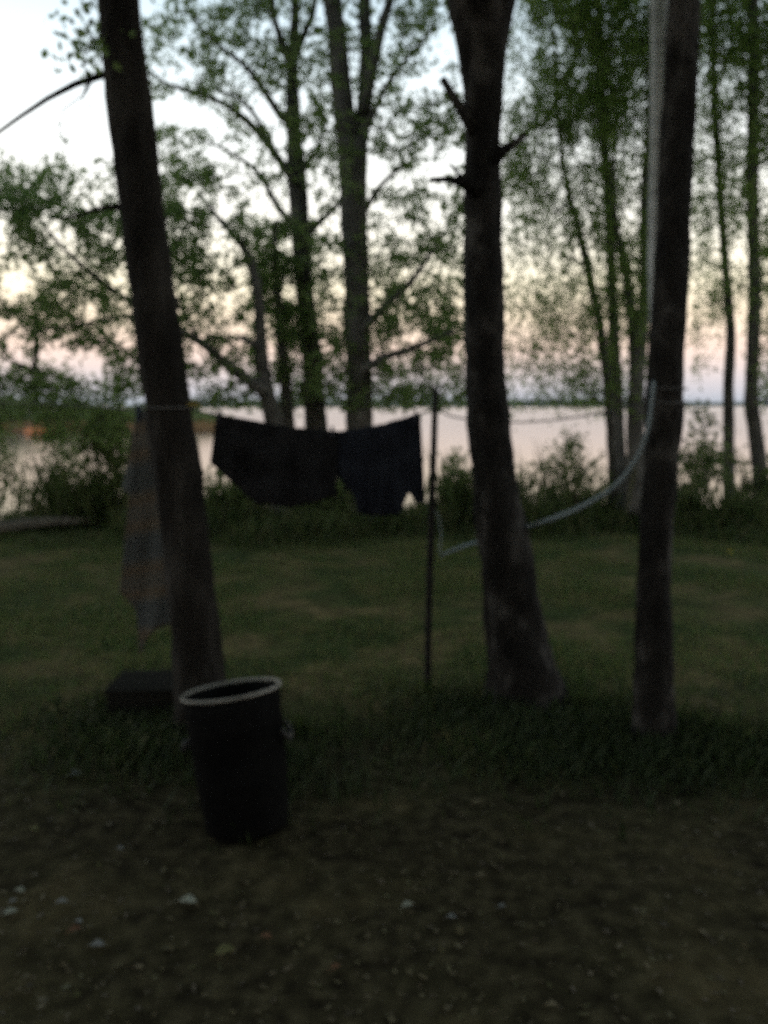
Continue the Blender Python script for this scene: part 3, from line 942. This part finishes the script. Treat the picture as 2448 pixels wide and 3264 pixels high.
BLACKC = noise_mat('cloth_black', [(.3, (.017, .017, .018)), (.7, (.030, .030, .032))], 8, .95, .3, 120, spec=.05)
NAVYC = noise_mat('cloth_navy', [(.3, (.016, .018, .025)), (.7, (.030, .034, .045))], 8, .95, .3, 120, spec=.05)
c0 = at(880, 1360, YW)
sh = tag(empty('black_garment', c0), 'wide black garment with slanting lower left edge pegged on the clothes line', 'garment')
TOPL = [(0, 688, 1322), (.3, 800, 1344), (.65, 950, 1368), (1, 1078, 1378)]
BOTL = [(0, 670, 1475), (.22, 760, 1556), (.36, 826, 1614), (.41, 850, 1602), (.46, 872, 1613), (.62, 935, 1617), (.8, 1000, 1602), (1, 1072, 1580)]
hanging_cloth('front_panel', sh, BLACKC, TOPL, BOTL, YW, 60, 26, 16, seed=1, yoff=-.016)
BOTLb = [(u, px + (880 - px) * .05, py - 30 - 30 * u) for u, px, py in BOTL]
hanging_cloth('back_panel', sh, BLACKC, TOPL, BOTLb, YW, 50, 20, 13, seed=3, yoff=.03)
hanging_cloth('hem', sh, BLACKC, [(u, px, py - 3) for u, px, py in TOPL], [(u, px, py + 26) for u, px, py in TOPL], YW, 50, 3, 16, depth=.0, thick=.014, seed=1, yoff=0)

c1 = at(1210, 1360, YW)
tr = tag(empty('navy_shorts', c1), 'dark navy shorts with notched hem on the line beside the thin pole', 'shorts')
TOPR = [(0, 1072, 1379), (.5, 1215, 1357), (1, 1340, 1319)]
BOTR = [(0, 1074, 1515), (.10, 1112, 1556), (.18, 1132, 1590), (.21, 1138, 1632), (.3, 1162, 1641), (.5, 1222, 1646), (.68, 1276, 1640), (.73, 1287, 1604), (.80, 1302, 1572), (.84, 1312, 1578), (.88, 1322, 1602), (1, 1354, 1606)]
hanging_cloth('front_panel', tr, NAVYC, TOPR, BOTR, YW, 60, 26, 13, seed=5, yoff=-.016)
hanging_cloth('back_panel', tr, NAVYC, TOPR, [(u, px, py - 36) for u, px, py in BOTR], YW, 50, 20, 11, seed=6, yoff=.03)
hanging_cloth('waistband', tr, NAVYC, [(u, px, py - 3) for u, px, py in TOPR], [(u, px, py + 24) for u, px, py in TOPR], YW, 40, 3, 13, depth=0, thick=.015, seed=5, yoff=0)

PEG = noise_mat('peg_dark', [(.4, (.05, .05, .06)), (.7, (.07, .07, .09))], 20, .6, 0)
for i, (px, py, lab) in enumerate([(700, 1326, 'dark peg at the left end of the black garment'), (1060, 1376, 'dark peg where the black garment meets the navy shorts'), (1325, 1324, 'dark peg at the right end of the navy shorts')]):
    c = at(px, py, YW)
    pg = tag(empty('clothes_peg', c), lab, 'peg', 'pegs on the clothes line')
    box_obj('jaw', c + Vector((0, -.027, 0)), .010, .008, .06, PEG, pg, 0, .002)
    box_obj('jaw', c + Vector((0, .022, 0)), .010, .008, .06, PEG, pg, 0, .002)
    tube_obj('spring', [c + Vector((0, -.03, .012)), c + Vector((0, .025, .012))], [.005, .005], PEG, pg, 8)

# striped towel behind the leaning trunk
m, n, l, b = new_mat('towel_stripes')
tc = n.new('ShaderNodeTexCoord')
mp = n.new('ShaderNodeMapping'); mp.inputs['Rotation'].default_value = (0, R(12), 0); l.new(tc.outputs['Object'], mp.inputs[0])
wv = n.new('ShaderNodeTexWave'); wv.bands_direction = 'Z'; wv.inputs['Scale'].default_value = .85; wv.inputs['Distortion'].default_value = 1.0
l.new(mp.outputs[0], wv.inputs['Vector'])
rp = ramp(n, [(.2, (.10, .108, .107)), (.45, (.135, .122, .10)), (.75, (.15, .118, .085)), (.95, (.13, .12, .102))])
l.new(wv.outputs['Fac'], rp.inputs[0]); l.new(rp.outputs[0], b.inputs['Base Color'])
b.inputs['Roughness'].default_value = 1; b.inputs['Specular IOR Level'].default_value = .05
YT = YA + .42
c2 = at(500, 1312, YT)
tw = tag(empty('striped_towel', c2), 'long striped towel hanging from a cord behind the leaning trunk', 'towel')
TOPT = [(0, 436, 1310), (1, 566, 1316)]
MIDT = [(0, 382, 1888), (.12, 408, 1915), (.28, 434, 1945), (.36, 444, 2095), (.45, 466, 2040), (.58, 496, 2008), (.8, 536, 1992), (1, 560, 1975)]
hanging_cloth('front_panel', tw, m, TOPT, MIDT, YT, 40, 40, 8, depth=.018, seed=2, yoff=-.014)
hanging_cloth('back_panel', tw, m, TOPT, [(u, px + 8, py - 330) for u, px, py in MIDT], YT, 30, 20, 11, depth=.02, seed=4, yoff=.022)
tc_ = tag(empty('towel_cord', at(536, 1306, YA)), 'short cord holding the striped towel behind the leaning trunk', 'cord')
tube_obj('cord', [at(530, 1306, YA + .1), at(545, 1310, YT - .03), at(500, 1313, YT), at(436, 1307, YT), at(200, 1290, YT + .6), at(-200, 1275, YT + 1.6)], [.004] * 6, LINE, tc_, 6, .05)
PEGB = noise_mat('peg_blue', [(.4, (.04, .055, .09)), (.7, (.05, .07, .11))], 20, .6, 0)
c = at(442, 1312, YT)
pg = tag(empty('clothes_peg', c), 'bluish peg at the top left corner of the striped towel', 'peg', 'pegs on the clothes line')
for dy in (-.024, .024):
    box_obj('jaw', c + Vector((0, dy, -.01)), .016, .010, .08, PEGB, pg, 0, .002)

# pale hose sagging from the right trunk to the pole
HOSE = noise_mat('hose_pale_blue', [(.3, (.23, .28, .30)), (.7, (.32, .38, .40))], 12, .6, .1, 40)
hp = [(2084, 1215, 11, YC - .088), (2076, 1290, 12, YC - .09), (2064, 1372, 13, YC - .07), (2030, 1462, 14, YC), (1960, 1550, 15, YC + .1), (1860, 1612, 16, YC + .18), (1760, 1654, 16, YC + .25), (1660, 1688, 15, YB + .22),
      (1560, 1718, 13, YB + .24), (1480, 1741, 12, YP + .12), (1425, 1762, 10, YP + .06), (1404, 1773, 8, YP + .045), (1401, 1758, 6, YP + .04), (1406, 1705, 5, YP + .035), (1400, 1650, 4, YP + .03), (1384, 1620, 4, YP + .022)]
hose = tag(empty('hose', at(2078, 1260, YC)), 'pale blue hose sagging from the dark straight trunk across to the pole', 'hose')
tube_obj('tube', [at(a, c_, d) for a, c_, _, d in hp], [px_len(w, d) / 2 for _, _, w, d in hp], HOSE, hose, 10, .05)
tree_loop('tie', LINE, hose, at(2120, 1240, YC), .097, .004)

# ------------------------------------------------------------------ plank, yellow flower, fallen leaves
PLANK = noise_mat('weathered_plank', [(.3, (.09, .083, .07)), (.7, (.19, .175, .145))], 6, .9, .3, 30, stretch=(.2, 3, 3))
p0, p1 = on_ground(-60, 1722), on_ground(315, 1682)
pl = [p0, p0.lerp(p1, .5), p1]
pl = [Vector((q.x, q.y, ground_z(q.x, q.y) + .13)) for q in pl]
lg = tube_obj('driftwood_log', pl, [.075, .066, .04], PLANK, None, 12, .15, .12)
tag(lg, 'pale weathered log lying in the grass at the left edge', 'log')
for q in (pl[0], pl[1]):
    pass

YEL = noise_mat('dandelion_yellow', [(.4, (.55, .42, .03)), (.7, (.65, .5, .05))], 30, .8, 0)
STEMG = noise_mat('flower_stem', [(.4, (.06, .10, .03)), (.7, (.08, .13, .04))], 30, .8, 0)
fp = on_ground(2325, 1800)
fp.z = ground_z(fp.x, fp.y)
fl = tag(empty('dandelion', fp), 'tiny yellow flower in the lawn right of the dark straight trunk', 'flower')
tube_obj('stalk', [fp, fp + Vector((.01, 0, .06)), fp + Vector((.005, 0, .12))], [.004, .003, .003], STEMG, fl, 6)
v, f = [], []
hc = fp + Vector((.005, 0, .12))
for k in range(16):
    a = 2 * math.pi * k / 16
    i0 = len(v)
    d = Vector((math.cos(a), math.sin(a), 0)); s = Vector((-math.sin(a), math.cos(a), 0))
    v += [hc - s * .004, hc + s * .004, hc + d * .028 + s * .006 + Vector((0, 0, .012)), hc + d * .028 - s * .006 + Vector((0, 0, .012))]
    f.append((i0, i0 + 1, i0 + 2, i0 + 3))
mesh_obj('flower_head', v, f, YEL, fl, False)

nl = 3800
y = 1.6 + 3.2 * RNG.random(nl) ** 1.1
x = RNG.uniform(-.62, .62, nl) * (y + .4)
P = root_points(x, y, .006)
V = np.empty((nl, 4, 3))
a = RNG.uniform(0, 6.283, nl)
L = RNG.uniform(.008, .035, nl)
d = np.stack([np.cos(a), np.sin(a), RNG.normal(0, .25, nl)], 1) * L[:, None]
w = np.stack([-np.sin(a), np.cos(a), RNG.normal(0, .35, nl)], 1) * (L * RNG.uniform(.12, .4, nl))[:, None]
V[:, 0] = P; V[:, 1] = P + d * .45 + w; V[:, 2] = P + d; V[:, 3] = P + d * .45 - w
V[..., 2] = np.maximum(V[..., 2], P[:, None, 2] - .004)
tag(np_mesh('leaf_litter', V.reshape(-1, 3), 4, LITTER), 'dull brown leaf litter scattered over the bare soil in front', 'leaf litter', kind='stuff')

PALE = noise_mat('fallen_leaf_pale', [(.3, (.24, .24, .18)), (.7, (.38, .38, .30))], 30, .8, .2, 60)
PALEG = noise_mat('fallen_leaf_grey', [(.3, (.14, .14, .13)), (.7, (.23, .23, .21))], 30, .8, .2, 60)
TAN = noise_mat('fallen_leaf_tan', [(.3, (.15, .12, .07)), (.7, (.21, .17, .10))], 30, .8, .2, 60)
RUST = noise_mat('fallen_leaf_rust', [(.3, (.13, .06, .03)), (.7, (.17, .085, .045))], 30, .8, .2, 60)
YELL = noise_mat('fallen_leaf_yellow', [(.3, (.11, .105, .04)), (.7, (.15, .14, .055))], 30, .8, .2, 60)
FALL = [(600, 2890, 56, PALE, 'brightest pale fallen leaf on the soil in front of the barrel'),
        (1300, 2898, 36, PALE, 'pale round fallen leaf lying near the middle of the soil'),
        (200, 2898, 34, PALEG, 'greyish fallen leaf left of the brightest one'),
        (66, 2862, 32, PALE, 'pale fallen leaf, upper one of three at the left edge'),
        (44, 2896, 24, PALEG, 'grey fallen leaf, middle one of three at the left edge'),
        (36, 2932, 40, PALE, 'pale fallen leaf, lowest of three at the left edge'),
        (253, 2957, 24, PALEG, 'small grey fallen leaf above the rust red one'),
        (240, 2982, 36, RUST, 'rust red fallen leaf at lower left'),
        (312, 3028, 44, PALEG, 'long dull fallen leaf below the rust red one'),
        (444, 3096, 30, TAN, 'tan fallen leaf near the bottom left'),
        (850, 2998, 34, RUST, 'reddish fallen leaf below the middle of the soil'),
        (1600, 2905, 24, PALEG, 'small grey fallen leaf right of the middle'),
        (1440, 2938, 28, PALEG, 'dull fallen leaf just right of the pale round one'),
        (1522, 2568, 28, TAN, 'tan fallen leaf in front of the grey patchy trunk'),
        (2160, 2568, 30, TAN, 'dull tan fallen leaf in front of the dark straight trunk'),
        (240, 2482, 40, PALEG, 'faint grey fallen leaf on the soil left of the barrel'),
        (385, 2722, 24, PALEG, 'small grey fallen leaf between the barrel and the left edge'),
        (110, 2655, 36, YELL, 'yellowish fallen leaf near the left edge'),
        (720, 3045, 60, YELL, 'large dull yellow fallen leaf near the bottom'),
        (1070, 3100, 30, RUST, 'brownish red fallen leaf near the bottom middle'),
        (1760, 3225, 34, TAN, 'tan fallen leaf at the bottom right of the middle'),
        (1535, 2805, 24, TAN, 'small tan fallen leaf behind the small grey one right of middle')]
for i, (px, py, wpx, mt, lab) in enumerate(FALL):
    c = on_ground(px, py)
    Ln = px_len(wpx, c.y) * 1.12
    yaw = random.uniform(-.6, .6)
    o = tag(empty('fallen_leaf', c), lab, 'leaf', 'fallen leaves on the bare soil')
    v, f = [], []
    N = 9
    for k in range(N + 1):
        t = k / N
        w = Ln * .34 * math.sin(math.pi * t ** .8) ** .8 * (1 + .18 * math.sin(k * 2.6))
        zc = .016 + .10 * Ln * math.sin(math.pi * t) + ground_z(c.x, c.y)
        for s in (-1, -.5, 0, .5, 1):
            x, y = (t - .5) * Ln, s * w
            v.append(Vector((c.x + x * math.cos(yaw) - y * math.sin(yaw), c.y + x * math.sin(yaw) + y * math.cos(yaw), zc + .3 * abs(s) ** 1.5 * w + .1 * w * math.sin(k * 1.9 + s))))
    for k in range(N):
        for j in range(4):
            a = k * 5 + j
            f.append((a, a + 5, a + 6, a + 1))
    bl = mesh_obj('blade', v, f, mt, o)
    md = bl.modifiers.new('solid', 'SOLIDIFY'); md.thickness = .0012
    e0 = Vector((c.x - .5 * Ln * math.cos(yaw), c.y - .5 * Ln * math.sin(yaw), .016 + ground_z(c.x, c.y)))
    dr = Vector((-math.cos(yaw), -math.sin(yaw), 0))
    tube_obj('stalk', [e0 - dr * .01, e0 + dr * Ln * .15, e0 + dr * Ln * .3 - Vector((0, 0, .008))], [.0016, .0012, .001], mt, o, 5)

# ------------------------------------------------------------------ pieces that belong to a part go one level down
def first_child(root, stem):
    return next(c for c in COL.objects if c.parent == root and c.name.split('.')[0] == stem)

def under(root, child_stem, part_stem):
    part = first_child(root, part_stem)
    for c in [c for c in COL.objects if c.parent == root and c.name.split('.')[0] == child_stem]:
        c.parent = part
        c.location = (0, 0, 0)

under(sh, 'hem', 'front_panel')
under(tr, 'waistband', 'front_panel')
under(barrel, 'rim', 'body')
under(barrel, 'handle', 'body')
under(cl, 'knot', 'cord')
under(A.root, 'twig', 'limb')
under(pole, 'fork', 'shaft')
under(hose, 'tie', 'tube')
